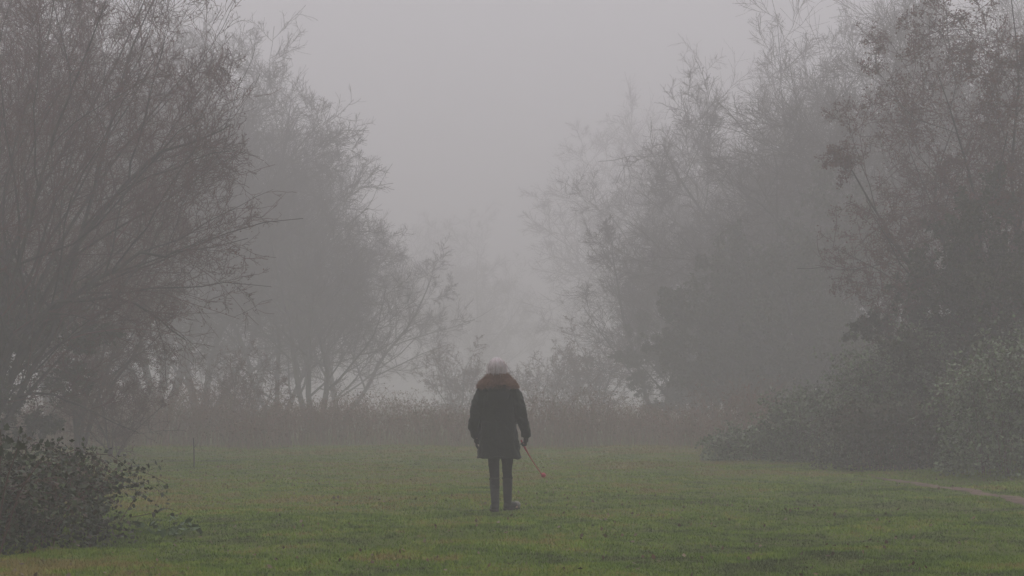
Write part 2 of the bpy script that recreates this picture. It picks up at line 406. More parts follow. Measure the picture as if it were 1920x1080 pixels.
T(ivy, 'ivy_covered_tree', 'dull green leafy tree between the hawthorn and the foggy bare trees', 'tree', 1540, 60, 20, 1.45, leafm='green_leaf')
T(ivy, 'ivy_covered_tree', 'dull green leafy tree under the left side of the hawthorn crown', 'tree', 1800, 37, 130, .78, leafm='green_leaf')
T(ivy, 'ivy_covered_tree', 'dull green leafy tree filling the right edge beneath the hawthorn crown', 'tree', 1900, 34, 230, .9, leafm='green_leaf')

T(mid1, 'bare_tree', 'faint bare tree in the back of the left wood, over the bright gap', 'tree', 290, 95, 40, 1.9)
T(mid1, 'bare_tree', 'faint bare tree low behind the upright tree nearest the walker at left', 'tree', 640, 100, 100, 1.25)
T(mid1, 'bare_tree', 'faint bare tree deep in the right wood behind the overhanging tree', 'tree', 1575, 82, 330, 1.9)
T(mid1, 'bare_tree', 'faint bare tree low in the back of the right wood, above the jutting dark shrub', 'tree', 1330, 100, 150, 1.5)
T(ivy, 'ivy_covered_tree', 'foggy dull leafy tree low behind the dark clump jutting onto the grass', 'tree', 1410, 60, 300, 1.15, leafm='green_leaf')
T(ivy, 'ivy_covered_tree', 'faint low leafy tree between the foggy bare trees right of the walker', 'tree', 1300, 72, 60, 1.0, leafm='green_leaf')
T(mid1, 'bare_tree', 'rounded lower bare tree just behind the upright tree nearest the walker at left', 'tree', 520, 82, 250, 1.2)
T(near, 'bare_tree', 'second bare many-stemmed tree behind the nearest left one, mostly out of frame', 'tree', -160, 42, 160, 1.3, twig='red_twig')
T(mid1, 'bare_tree', 'fainter bare tree thickening the top of the broad rounded left crown', 'tree', 385, 84, 200, 1.72)
# low shrubs
def place_shrub(label, px, d, rz, s, twig='red_twig', leafm='russet_leaf', name='shrub', cat='shrub'):
    return place_tree(shrub, name, label, cat, px, d, rz, s, twig=twig, leafm=leafm)
place_shrub('reddish twiggy shrub at the foot of the left wood, left of the thin stake', 215, 39, 0, .8)
place_shrub('small leaning bare shrub in the bright gap right of the thin stake', 430, 52, 100, .95, twig='twig')
place_shrub('faint twiggy bush in fog just left of the walker head', 865, 84, 30, 1.35, twig='twig')
place_shrub('faint twiggy bush in fog just right of the walker head', 1035, 88, 150, 1.35, twig='twig')
place_shrub('slender foggy bush right of the bush beside the walker head', 1110, 84, 210, 1.65, twig='twig')

# far trees
T(mid1, 'bare_tree', 'very faint tall tree deep in the fog above and right of the walker', 'tree', 1225, 165, 70, 2.6)
T(mid1, 'bare_tree', 'barely visible tree deep in the fog straight above the walker', 'tree', 850, 210, 160, 2.1)
T(mid1, 'bare_tree', 'faint tall tree showing between the crowns of the left wood', 'tree', 470, 115, 290, 1.8)
T(mid1, 'bare_tree', 'faint tall tree showing over the foggy bare trees of the right wood', 'tree', 1430, 115, 20, 2.1)

# ------------------------------------------------------------------ thicket along the far edge of the grass
def thicket():
    rng = np.random.default_rng(77); A = Acc(); n = 4200
    px = rng.uniform(-150, 1500, n); d = 47 + rng.random(n) * 8 + 3.0 * (vnoise(px * .012, px * 0, 1, 8) - .5) + 1.2 * np.sin(px * .011) - np.clip((300 - px) / 300, 0, 1.5) * 6 - np.clip((px - 1150) / 300, 0, 1) * 6
    x = (px - 960) / FP * d
    hgt = (.42 + 1.0 * vnoise(x, d, .33, 4) ** 2 + .5 * vnoise(x, d, 1.1, 5)) * (.55 + .55 * rng.random(n))
    az = rng.uniform(0, 2 * math.pi, n); out = hgt * (.3 + .5 * rng.random(n))
    K = 6; t = np.linspace(0, 1, K)[None]
    P = np.stack([x[:, None] + np.cos(az)[:, None] * out[:, None] * t, d[:, None] + np.sin(az)[:, None] * out[:, None] * t,
                  hgt[:, None] * (np.sin(t * 2.2) / 1) + np.zeros((n, 1))], -1)
    P[:, 1:] += rng.normal(size=(n, K - 1, 3)) * .03
    R = np.full((n, K), .006) * np.linspace(1, .4, K)[None]
    A.add(*tubes(P, R, 3, rng))
    par = (P, R, hgt * 1.2)
    tw = spawn(par, 2, .2, 1, 50, 20, .35, 3, .3, .05, rng)
    A.add(*tubes(tw[0], np.maximum(tw[1], .0035), 3, rng))
    lp = P[:, 1:].reshape(-1, 3); lp = lp[rng.integers(0, len(lp), 34000)] + rng.normal(size=(34000, 3)) * .09
    A.add(*leaves_at(lp, .055, rng))
    me = A.mesh('thicket')
    tag(link('thicket', me, M['thicket']), 'low reddish brown bramble scrub along the far edge of the grass', 'undergrowth', kind='stuff')
thicket()

# ------------------------------------------------------------------ bramble mounds
def leaf_mesh(name, lobed, seed):
    """one folded leaf, length 1 along +Y, origin at the stalk"""
    if lobed:
        half = [(0, 0), (.16, .02), (.42, .12), (.30, .32), (.46, .55), (.24, .62), (.12, .82), (0, 1)]
    else:
        half = [(0, 0), (.16, .1), (.3, .28), (.27, .36), (.34, .48), (.27, .6), (.22, .72), (.1, .88), (0, 1)]
    rng = np.random.default_rng(seed)
    V = []; F = []
    m = len(half)
    for i in range(m): V.append((0, half[i][1], -.02 * math.sin(half[i][1] * 3.1) - .12 * half[i][1] ** 2))
    for sx in (1, -1):
        b = len(V)
        for i in range(m):
            x, y = half[i]; V.append((sx * x, y, .09 * x / .4 - .12 * y * y + .02 * rng.normal()))
        for i in range(m - 1):
            F.append((i, b + i, b + i + 1, i + 1) if sx > 0 else (i, i + 1, b + i + 1, b + i))
    me = bpy.data.meshes.new(name); me.from_pydata(V, [], F); me.update()
    a = me.attributes.new('tint', 'FLOAT', 'POINT'); a.data.foreach_set('value', np.full(len(V), rng.random(), np.float32))
    return me

LEAF = [leaf_mesh('bramble_leaf_%d' % k, False, k) for k in range(6)]
IVY = [leaf_mesh('ivy_leaf_%d' % k, True, 40 + k) for k in range(4)]
for k, t in enumerate((.05, .25, .35, .55, .8, .98)):
    LEAF[k].attributes['tint'].data.foreach_set('value', np.full(len(LEAF[k].vertices), t, np.float32))
for me in LEAF: me.materials.append(M['bramble_leaf'])
for me in IVY: me.materials.append(M['ivy_leaf'])

def mound(name, label, cx, cy, rx, ry, hh, seed, ncane, nleaf, lsz, nobj, leafmats, leafm, prof=.6, extra=(), cat='bramble bush'):
    rng = np.random.default_rng(seed)
    root = tag(empty(name, (cx, cy, float(gh(cx, cy)))), label, cat)
    # arching canes
    a = rng.uniform(0, 2 * math.pi, ncane); rr = np.sqrt(rng.random(ncane)) * .75
    bx = np.cos(a) * rr * rx; by = np.sin(a) * rr * ry
    az = np.arctan2(by, bx) + rng.normal(size=ncane) * .8
    reach = (.25 + .45 * rng.random(ncane)) * min(rx, ry) * 1.0
    K = 9; t = np.linspace(0, 1, K)[None]
    top = hh * np.sqrt(np.clip(1 - rr ** 2, .05, 1)) * (.75 + .4 * rng.random(ncane))
    P = np.stack([bx[:, None] + np.cos(az)[:, None] * reach[:, None] * t ** 1.2, by[:, None] + np.sin(az)[:, None] * reach[:, None] * t ** 1.2,
                  top[:, None] * np.sin(np.clip(t * 2.35, 0, 3.1)) ** .8], -1)
    P[:, 1:] += np.cumsum(rng.normal(size=(ncane, K - 1, 3)) * .02, 1)
    P[:, :, 2] = np.maximum(P[:, :, 2], .01)
    R = np.full((ncane, K), .005) * np.linspace(1, .4, K)[None]
    A = Acc(); A.add(*tubes(P, R, 4, rng))
    tw = spawn((P, R, np.full(ncane, hh)), 6, .2, 1, 50, 18, .3, 4, .3, .05, rng)
    A.add(*tubes(tw[0], np.maximum(tw[1], .002), 3, rng))
    st = link('stems', A.mesh(name + '_stems'), M['red_twig'], root)
    # foliage through the mound, thicker at its skin
    pts = np.concatenate([P[:, 2:].reshape(-1, 3), tw[0].reshape(-1, 3), tw[0].reshape(-1, 3)])
    pts = pts[rng.integers(0, len(pts), nleaf)] + rng.normal(size=(nleaf, 3)) * .035
    n2 = nleaf
    u = rng.uniform(0, 2 * math.pi, n2); q = np.sqrt(rng.random(n2))
    zz = hh * (1 - q ** 2.2) ** prof
    lump = np.array([1 + .16 * noise.noise(Vector((math.cos(k) * r_ * rx * 1.9 + seed, math.sin(k) * r_ * ry * 1.9, 0))) + .1 * noise.noise(Vector((math.cos(k) * r_ * rx * 5, math.sin(k) * r_ * ry * 5, 3))) for k, r_ in zip(u, q)])
    zz = zz * lump * (1 - .95 * rng.random(n2) ** 1.6)
    shell = np.stack([np.cos(u) * q * rx * lump, np.sin(u) * q * ry * lump, np.maximum(zz, .02)], 1)
    pts = np.concatenate([pts, shell])
    # nearest / most visible leaves become individual objects
    score = pts[:, 1] - pts[:, 2] * 1.2 + rng.random(len(pts)) * 1.0
    vis = np.abs((pts[:, 0] + cx) / (pts[:, 1] + cy)) < .275
    order = np.argsort(np.where(vis, score, 99)); pick = order[:nobj]; rest = order[nobj:]
    F = Acc()
    # joined leaves: same folded outline, vectorised
    V, Q, tt = leaves_at(pts[rest], lsz, rng, flat=.35); F.add(V, Q, tint=tt)
    tag(link('foliage', F.mesh(name + '_foliage'), M[leafm], root), kind='stuff')
    def one(p, s, yaw=None, pit=None):
        o = bpy.data.objects.new('leaf', random.Random(int(abs(p[0]) * 1e5) + seed).choice(leafmats)); C.objects.link(o)
        o.parent = root; o.location = p; o.scale = (s, s, s)
        o.rotation_euler = (rng.normal() * .5 - .25 if pit is None else pit, rng.normal() * .5, rng.uniform(0, 6.28) if yaw is None else yaw)
    for i in pick: one(pts[i], lsz * (.7 + .5 * rng.random()))
    return root, one

b_root, b_leaf = mound('bramble_bush', 'dark bramble bush in the near left corner of the grass', -4.9, 16.0, 1.45, 2.0, .80, 3, 170, 13000, .046, 232, LEAF, 'bramble_leaf')

def sprig(root, one, pts, nleaf, size, rng, r=.004):
    """a cane through points (world) with leaves set along it"""
    o = np.array(root.location); P = np.array(pts) - o
    t = np.linspace(0, 1, len(P)); tt = np.linspace(0, 1, 12)
    Pi = np.stack([np.interp(tt, t, P[:, k]) for k in range(3)], 1)
    Pi[1:-1] = (Pi[:-2] + Pi[1:-1] * 2 + Pi[2:]) / 4
    V, Q, ti = tubes(Pi, np.linspace(r, r * .5, 12), 5)
    A = Acc(); A.add(V, Q); link('cane', A.mesh('cane'), M['red_twig'], root)
    for k in range(nleaf):
        f = .3 + .7 * (k + .5) / nleaf * 11 / 11
        i = min(11, int(f * 11)); one(Pi[i] + rng.normal(size=3) * size * .35, size * (.7 + .5 * rng.random()))
rg = np.random.default_rng(14)
def W(px, py, d): return (at(px, d), d, zat(py, d))
sprig(b_root, b_leaf, [W(185, 940, 15.8), W(195, 905, 15.8), W(212, 885, 15.8), W(232, 872, 15.8)], 12, .055, rg)
sprig(b_root, b_leaf, [W(230, 975, 15.9), W(252, 940, 15.9), W(268, 918, 15.9), W(275, 932, 15.9)], 12, .05, rg)
sprig(b_root, b_leaf, [W(250, 968, 15.5), W(285, 962, 15.5), W(315, 950, 15.5), W(338, 958, 15.5)], 14, .05, rg)
sprig(b_root, b_leaf, [W(90, 900, 15.2), W(108, 872, 15.2), W(125, 864, 15.2), W(150, 878, 15.2)], 12, .05, rg)

# ivy sprig with larger leaves, nearest the camera at the left edge
ir = tag(empty('ivy_plant', (at(-10, 13.6), 13.6, 0)), 'upright ivy sprig with large dark leaves at the left edge, above the bramble', 'ivy plant')
def ivy_leaf(p, s, yaw=None, pit=None):
    o = bpy.data.objects.new('leaf', random.choice(IVY)); C.objects.link(o); o.parent = ir; o.location = p; o.scale = (s, s, s)
    o.rotation_euler = (rg.normal() * .35 + (1.9 if pit is None else pit), rg.normal() * .4, rg.normal() * .5 if yaw is None else yaw)
iv = Acc(); io = np.array(ir.location)
for (pts, lv) in (([(-12, 1040), (0, 900), (6, 850), (4, 805)], [(4, 800, .07), (14, 815, .06), (-4, 830, .08), (12, 850, .08), (25, 838, .08), (2, 862, .09), (20, 870, .07)]),
                  ([(-5, 1040), (15, 900), (34, 850), (38, 818)], [(40, 822, .075), (45, 850, .1), (30, 862, .07), (50, 868, .05)]),
                  ([(5, 1040), (40, 920), (75, 870), (94, 850)], [(94, 846, .065), (72, 852, .045), (66, 868, .05), (84, 870, .04)])):
    P = np.array([W(a, b, 13.6) for a, b in pts]) - io; tt = np.linspace(0, 1, 10); t = np.linspace(0, 1, 4)
    Pi = np.stack([np.interp(tt, t, P[:, k]) for k in range(3)], 1); Pi[1:-1] = (Pi[:-2] + 2 * Pi[1:-1] + Pi[2:]) / 4
    V, Q, _ = tubes(Pi, np.linspace(.006, .003, 10), 5); iv.add(V, Q)
    for a, b, s in lv: ivy_leaf(tuple(np.array(W(a, b - 8, 13.6)) + rg.normal(size=3) * .02 * np.array([0, 1, 0]) - io), s)
link('stems', iv.mesh('ivy_stems'), M['red_twig'], ir)

# small green weed clump at the bramble's right tip
def weed():
    x, y = at(318, 17.0), 17.0
    r = tag(empty('weed_clump', (x, y, float(gh(x, y)))), 'small bright green weed clump at the right tip of the bramble bush', 'weed')
    m = mat('weed_leaf', None, ramp=[(.05, .1, .04), (.07, .13, .05), (.09, .14, .05)], rough=.5)
    lm = leaf_mesh('weed_leaf', False, 3); lm.materials.append(m)
    rng = np.random.default_rng(4); A = Acc()
    for k in range(46):
        a = rng.uniform(0, 6.28); q = rng.random() ** .6 * .24; h = .04 + .16 * rng.random() * (1 - q * 2.5)
        p = (math.cos(a) * q * 1.3, math.sin(a) * q, h)
        o = bpy.data.objects.new('leaf', lm); C.objects.link(o); o.parent = r; o.location = p; s = .06 + .04 * rng.random(); o.scale = (s, s, s)
        o.rotation_euler = (rng.normal() * .4, rng.normal() * .4, a - 1.57)
        V, Q, _ = tubes(np.array([[p[0] * .4, p[1] * .4, -.01], [p[0] * .8, p[1] * .8, h * .7], p]), [.003, .002, .002], 4); A.add(V, Q)
    link('stems', A.mesh('weed_stems'), m, r)
weed()

mound('bramble_bush', 'tall grey-green bramble mound at the right edge beside the earth path', 9.0, 29.2, 2.3, 1.7, 2.0, 6, 220, 16000, .065, 0, LEAF, 'mound_leaf')
mound('bramble_bush', 'low dark bramble clump jutting onto the grass at the foot of the right wood', at(1420, 37.6), 37.6, 1.15, .9, .62, 21, 90, 4500, .06, 0, LEAF, 'mound_leaf')
mound('bramble_bush', 'middle-sized dull bramble bush right of the low dark clump jutting onto the grass', at(1560, 37.2), 37.2, 1.5, 1.2, 1.45, 22, 110, 7000, .065, 0, LEAF, 'mound_leaf')
mound('bramble_bush', 'tall dull bramble bush behind the low mound at the path end', at(1720, 35.4), 35.4, 1.6, 1.2, 2.4, 23, 130, 9000, .065, 0, LEAF, 'mound_leaf')
mound('bramble_bush', 'low dull bramble mound left of the tall grey-green one, behind the path end', 7.0, 32.6, 1.6, 1.3, 1.15, 16, 140, 7000, .06, 0, LEAF, 'green_leaf')

# ------------------------------------------------------------------ thin stake
def stake():
    d = 33.3; x = at(366, d)
    r = tag(empty('wooden_stake', (x, d, float(gh(x, d)))), 'thin leaning stake standing alone in the grass before the left wood', 'stake')
    P = np.array([[0, 0, -.1], [.003, 0, .12], [-.004, .01, .3], [-.012, .01, .44], [-.016, .01, .52]])
    A = Acc(); V, Q, _ = tubes(P, [.013, .012, .011, .010, .008], 7); A.add(V, Q)
    A.add(*tubes(np.array([[-.008, .01, .33], [.02, .0, .38], [.03, 0, .41]]), [.005, .004, .002], 5)[:2])
    link('shaft', A.mesh('stake', True), M['bark'], r)
stake()

# ------------------------------------------------------------------ person
PX, PY = at(934, 20.15), 20.15
def ring_loft(rings, n=28, cap=True):
    """rings: (cx,cy,cz,rx,ry[,nx,ny,nz tilt skipped]) -> V,Q,T closed"""
    V = []; Q = []; T = []
    for (cx, cy, cz, rx, ry) in rings:
        for k in range(n):
            a = 2 * math.pi * k / n; c, s = math.cos(a), math.sin(a); e = .85
            V.append((cx + rx * abs(c) ** e * (1 if c > 0 else -1), cy + ry * abs(s) ** e * (1 if s > 0 else -1), cz))
    m = len(rings)
    for i in range(m - 1):
        for k in range(n):
            k2 = (k + 1) % n; Q.append((i * n + k, i * n + k2, (i + 1) * n + k2, (i + 1) * n + k))
    if cap:
        b = len(V); V.append(tuple(np.mean(V[:n], 0))); V.append(tuple(np.mean(V[(m - 1) * n:m * n], 0)))
        for k in range(n):
            k2 = (k + 1) % n; T.append((b, k2, k)); T.append((b + 1, (m - 1) * n + k, (m - 1) * n + k2))
    return np.array(V), np.array(Q), np.array(T)

def limb(points, radii, n=16):
    P = np.array(points, float); K = max(8, len(P) * 4)
    t = np.linspace(0, 1, len(P)); tt = np.linspace(0, 1, K)
    Pi = np.stack([np.interp(tt, t, P[:, k]) for k in range(3)], 1); Ri = np.interp(tt, t, radii)
    for _ in range(2):
        Pi[1:-1] = (Pi[:-2] + 2 * Pi[1:-1] + Pi[2:]) / 4; Ri[1:-1] = (Ri[:-2] + 2 * Ri[1:-1] + Ri[2:]) / 4
    d0 = norm(Pi[0] - Pi[1]); d1 = norm(Pi[-1] - Pi[-2])
    Pi = np.concatenate([[Pi[0] + d0 * Ri[0] * .6], Pi, [Pi[-1] + d1 * Ri[-1] * .6]]); Ri = np.concatenate([[Ri[0] * .6], Ri, [Ri[-1] * .6]])
    V, Q, _ = tubes(Pi, Ri, n)
    m = len(Pi); b = len(V); V = np.concatenate([V, [Pi[0] + d0 * Ri[0] * .5, Pi[-1] + d1 * Ri[-1] * .5]])
    T = [(b, (k + 1) % n, k) for k in range(n)] + [(b + 1, (m - 1) * n + k, (m - 1) * n + (k + 1) % n) for k in range(n)]
    return V, Q, np.array(T)

def ellipsoid(c, r, n=16):
    rings = []
    for i in range(1, n):
        a = math.pi * i / n; rings.append((c[0], c[1], c[2] - r[2] * math.cos(a), r[0] * math.sin(a), r[1] * math.sin(a)))
    V = []; Q = []; T = []
    for (cx, cy, cz, rx, ry) in rings:
        for k in range(20):
            a = 2 * math.pi * k / 20; V.append((cx + rx * math.cos(a), cy + ry * math.sin(a), cz))
    m = len(rings)
    for i in range(m - 1):
        for k in range(20):
            k2 = (k + 1) % 20; Q.append((i * 20 + k, i * 20 + k2, (i + 1) * 20 + k2, (i + 1) * 20 + k))
    b = len(V); V.append((c[0], c[1], c[2] - r[2])); V.append((c[0], c[1], c[2] + r[2]))
    for k in range(20):
        k2 = (k + 1) % 20; T.append((b, k2, k)); T.append((b + 1, (m - 1) * 20 + k, (m - 1) * 20 + k2))
    return np.array(V), np.array(Q), np.array(T)

def fuse(name, shapes, voxel, smooth=4, disp=None):
    """fuse closed shapes into one continuous surface"""
    A = Acc()
    for s in shapes: A.add(*s)
    me = A.mesh(name + '_raw'); o = bpy.data.objects.new(name + '_raw', me); C.objects.link(o)
    bm = bmesh.new(); bm.from_mesh(me); bmesh.ops.recalc_face_normals(bm, faces=bm.faces); bm.to_mesh(me); bm.free()
    m = o.modifiers.new('r', 'REMESH'); m.mode = 'VOXEL'; m.voxel_size = voxel; m.use_smooth_shade = True
    if smooth:
        s = o.modifiers.new('s', 'SMOOTH'); s.iterations = smooth; s.factor = .5
    dg = bpy.context.evaluated_depsgraph_get(); ev = o.evaluated_get(dg)
    out = bpy.data.meshes.new_from_object(ev, depsgraph=dg); out.name = name
    bpy.data.objects.remove(o); bpy.data.meshes.remove(me)
    if disp:
        nr = [v.normal.copy() for v in out.vertices]
        for v, nn in zip(out.vertices, nr): v.co += nn * disp(v.co)
        out.update()
    out.materials.clear()
    for p in out.polygons: p.use_smooth = True
    return out

M['coat'] = mat('coat_cloth', None, ramp=[(.003, .005, .003), (.008, .011, .008), (.020, .024, .018)], use_tint=False, scale=6, amp=.3, bump=.6, bscale=70, rough=.8, sheen=.12)  # tone noise puts light and shade of folds into the cloth colour
M['trousers'] = mat('trouser_cloth', None, ramp=[(.008, .008, .009), (.013, .013, .014)], use_tint=False, scale=20, amp=.2, rough=.9)
M['boot'] = mat('boot_rubber', None, ramp=[(.016, .017, .016), (.026, .026, .024)], use_tint=False, scale=12, amp=.25, rough=.55, spec=.35)
M['sole'] = mat('boot_sole', None, ramp=[(.03, .028, .025), (.05, .045, .035)], use_tint=False, scale=30, amp=.3)
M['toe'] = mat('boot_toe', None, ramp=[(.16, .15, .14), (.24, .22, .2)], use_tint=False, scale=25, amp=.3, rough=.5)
M['skin'] = mat('skin', None, ramp=[(.42, .26, .2), (.5, .32, .25)], use_tint=False, scale=10, amp=.1, rough=.55)
M['hair'] = mat('hair', None, ramp=[(.35, .27, .26), (.8, .74, .76), (.88, .84, .86), (.6, .48, .48), (.88, .85, .87)], scale=30, amp=.15, rough=.5)
M['fur'] = mat('fur', None, ramp=[(.09, .048, .032), (.20, .11, .078), (.34, .20, .15), (.15, .08, .054)], scale=30, amp=.25)
M['glove'] = mat('glove_cloth', None, ramp=[(.010, .009, .009), (.018, .016, .015)], use_tint=False, scale=40, amp=.2, bump=.3, bscale=200)
M['red'] = mat('red_plastic', None, ramp=[(.36, .025, .055), (.42, .04, .07)], use_tint=False, scale=10, amp=.08, rough=.35, spec=.5)
M['pink'] = mat('ball_rubber', None, ramp=[(.55, .1, .14), (.62, .16, .2)], use_tint=False, scale=30, amp=.1)
M['eye'] = mat('eye', None, ramp=[(.03, .03, .03), (.05, .05, .05)], use_tint=False, rough=.2)

# joints, local metres, +Y is the walking direction (away from the camera), +X her right
L_ank = (-.03, -.02, .09); R_ank = (.105, .26, .09)
L_kn = (-.045, .03, .47); R_kn = (.10, .22, .47)
L_hip = (-.055, .07, .85); R_hip = (.085, .09, .85)
L_sh = (-.165, .07, 1.315); L_el = (-.262, .045, 1.02); L_wr = (-.238, .10, .79)
R_sh = (.165, .07, 1.315); R_el = (.255, .05, 1.03); R_wr = (.305, .10, .80)
HEAD = (-.012, .10, 1.552)
def person():
    sh = [ring_loft([(0.01, .08, .80, .14, .10), (.01, .08, .90, .16, .11), (.01, .08, 1.02, .125, .09), (0, .08, 1.15, .135, .10), (0, .08, 1.27, .15, .10), (0, .08, 1.34, .11, .075), (-.006, .09, 1.38, .05, .05)]),
          limb([(0, .08, 1.33), (-.01, .09, 1.40), (-.012, .1, 1.50)], [.06, .052, .05]),
          ellipsoid((HEAD[0], HEAD[1] - .008, HEAD[2]), (.072, .09, .10)),
          ellipsoid((HEAD[0], HEAD[1] + .03, HEAD[2] - .045), (.05, .06, .062)),
          limb([(HEAD[0], HEAD[1] + .08, HEAD[2] + .02), (HEAD[0], HEAD[1] + .105, HEAD[2] - .02)], [.008, .014], 8),   # nose
          limb([(HEAD[0] - .02, HEAD[1] + .084, HEAD[2] - .05), (HEAD[0] + .02, HEAD[1] + .084, HEAD[2] - .05)], [.007, .007], 8),  # lips
          ellipsoid((HEAD[0] - .073, HEAD[1] + .0, HEAD[2] - .01), (.008, .018, .03)), ellipsoid((HEAD[0] + .073, HEAD[1] + .0, HEAD[2] - .01), (.008, .018, .03)),
          limb([L_sh, L_el, L_wr], [.05, .04, .027]), limb([R_sh, R_el, R_wr], [.05, .04, .027]),
          limb([(L_sh[0] * .5, .08, 1.31), L_sh], [.06, .055]), limb([(R_sh[0] * .5, .08, 1.31), R_sh], [.06, .055]),
          limb([L_hip, L_kn, L_ank], [.066, .042, .030]), limb([R_hip, R_kn, R_ank], [.066, .042, .030]),
          limb([L_ank, (L_ank[0], L_ank[1] + .04, .05), (L_ank[0] - .01, L_ank[1] + .14, .035)], [.035, .034, .026]),
          limb([R_ank, (R_ank[0] + .03, R_ank[1] + .03, .05), (R_ank[0] + .10, R_ank[1] + .10, .035)], [.035, .034, .026])]
    me = fuse('person', sh, .009, 5)
    p = link('person', me, M['skin'], loc=(PX, PY, float(gh(PX, PY)) + .012))
    tag(p, 'walker seen from behind with white hair, dark parka with brown fur collar and dark boots', 'person')
    for sx in (-1, 1):
        e = Acc(); e.add(*ellipsoid((HEAD[0] + sx * .03, HEAD[1] + .075, HEAD[2] + .005), (.012, .01, .009))); link('eye', e.mesh('eye', True), M['eye'], p)
    # trousers
    tl = fuse('trousers', [limb([L_hip, (L_kn[0] + .0, L_kn[1] + .01, .60), L_kn, (L_ank[0], L_ank[1] + .01, .25)], [.088, .070, .058, .048]),
                           limb([R_hip, (R_kn[0] + .0, R_kn[1] - .04, .60), R_kn, (R_ank[0] + .003, R_ank[1] - .01, .25)], [.088, .070, .056, .047]),
                           ring_loft([(.015, .08, .78, .13, .11), (.015, .08, .95, .155, .12)])], .008, 3,
              lambda c: .005 * noise.noise(c * 11) + .003 * noise.noise(Vector((c.x * 8, c.y * 8, c.z * 40))))
    link('trousers', tl, M['trousers'], p)
    # boots
    def boot(an, kn, toe, side):
        mx_ = tuple(an[i] + (kn[i] - an[i]) * .66 for i in range(3))
        dx, dy = toe
        shp = [limb([mx_, tuple(an[i] * .5 + mx_[i] * .5 for i in range(3)), an, (an[0], an[1], .06)], [.056, .052, .045, .044]),
               limb([(an[0] - dx * .02, an[1] - dy * .02, .048), (an[0] + dx * .09, an[1] + dy * .09, .05), (an[0] + dx * .165, an[1] + dy * .165, .038)], [.044, .043, .036])]
        b = link('boot', fuse('boot', shp, .006, 3, lambda c: .003 * noise.noise(Vector((c.x * 15, c.y * 15, c.z * 35))) * (1 if c.z > .07 else 0)), M['boot'], p)
        sole = fuse('sole', [limb([(an[0] - dx * .025, an[1] - dy * .025, .012), (an[0] + dx * .09, an[1] + dy * .09, .012), (an[0] + dx * .17, an[1] + dy * .17, .012)], [.043, .046, .040])], .006, 2)
        for v in sole.vertices: v.co.z = min(max(v.co.z, -.004), .022)
        link('sole', sole, M['sole'], b)
        rim = Acc(); ax = norm(np.array(kn) - np.array(an)); q = np.array(mx_) + ax * .012
        V, Q, _ = tubes(np.array([q - ax * .008, q, q + ax * .008]), [.060, .062, .060], 24); rim.add(V, Q); link('rim', rim.mesh('rim', True), M['sole'], b)
        return b
    boot(L_ank, L_kn, (-.15, .98), -1); rb = boot(R_ank, R_kn, (.62, .78), 1)
    cap = fuse('toe_cap', [ellipsoid((R_ank[0] + .098, R_ank[1] + .112, .05), (.047, .044, .040))], .005, 2)  # pale cap over the toe of the right boot
    tag(link('toe_cap', cap, M['toe'], rb), 'pale grey toe of the right boot')
    # parka
    cw = lambda c: (.010 * noise.noise(c * 7) + .010 * noise.noise(Vector((c.x * 22 + c.z * 9, c.y * 14, c.z * 16))) * (1.6 if abs(c.x) > .19 else .7) + .007 * noise.noise(Vector((c.x * 18, c.y * 18, c.z * 9))) + .003 * noise.noise(c * 30)
                    - .005 * math.exp(-((c.x - .0) / .006) ** 2) * (c.z < 1.2) - .006 * math.exp(-((c.z - .985) / .010) ** 2) * (abs(c.x) < .2))
    body = ring_loft([(.012, .085, .575, .236, .165), (.012, .085, .60, .238, .167), (.010, .085, .70, .228, .165), (.006, .085, .82, .212, .16), (0, .085, .95, .198, .15),
                      (0, .085, 1.06, .192, .145), (0, .085, 1.18, .194, .145), (0, .085, 1.27, .192, .14), (0, .085, 1.325, .165, .125), (0, .085, 1.365, .135, .10), (0, .085, 1.41, .08, .085)], 40)
    sl = limb([(-.15, .075, 1.30), (-.225, .06, 1.19), (L_el[0] + .01, L_el[1], L_el[2]), (-.262, .075, .92), (L_wr[0] + .0, L_wr[1], L_wr[2] + .03)], [.082, .072, .066, .062, .048], 20)
    sr = limb([(.15, .075, 1.30), (.222, .06, 1.19), (R_el[0], R_el[1], R_el[2]), (.285, .075, .92), (R_wr[0], R_wr[1], R_wr[2] + .03)], [.082, .072, .064, .058, .048], 20)
    coat = fuse('coat', [body, sl, sr], .0075, 4, cw)
    co = link('coat', coat, M['coat'], p)
    def cuff(wr, s):
        A = Acc(); q = np.array(wr) + np.array([0, 0, .025])
        V, Q, _ = tubes(np.array([q + [0, 0, .028], q + [0, 0, .02], q + [0, 0, -.012], q + [0, 0, -.02]]), [.046, .056, .055, .044], 24); A.add(V, Q)
        link('cuff', A.mesh('cuff', True), M['coat'], co)
    cuff(L_wr, -1); cuff(R_wr, 1)
    hem = Acc(); a = np.linspace(0, 2 * math.pi, 61)
    hp = np.stack([.012 + .239 * np.sign(np.cos(a)) * np.abs(np.cos(a)) ** .85, .085 + .167 * np.sign(np.sin(a)) * np.abs(np.sin(a)) ** .85, .587 + .006 * np.sin(a * 7)], 1)
    V, Q, _ = tubes(hp, np.full(61, .008), 6); hem.add(V, Q); link('hem', hem.mesh('hem', True), M['coat'], co)
    hood = fuse('hood', [ellipsoid((0, -.02, 1.27), (.125, .06, .10)), ellipsoid((0, -.01, 1.35), (.15, .08, .06))], .008, 5, lambda c: .006 * noise.noise(c * 12))
    ho = link('hood', hood, M['coat'], co)
    # fur collar: a draped roll with hairs
    rng = np.random.default_rng(2)
    A = Acc(); prof = [(1.350, .196, .145), (1.368, .206, .158), (1.395, .198, .156), (1.425, .172, .148), (1.458, .135, .128), (1.488, .105, .108), (1.500, .088, .092)]
    V, Q, T_ = ring_loft([(-.004, .085, z, rx, ry) for z, rx, ry in prof], 48, False); A.add(V, Q)
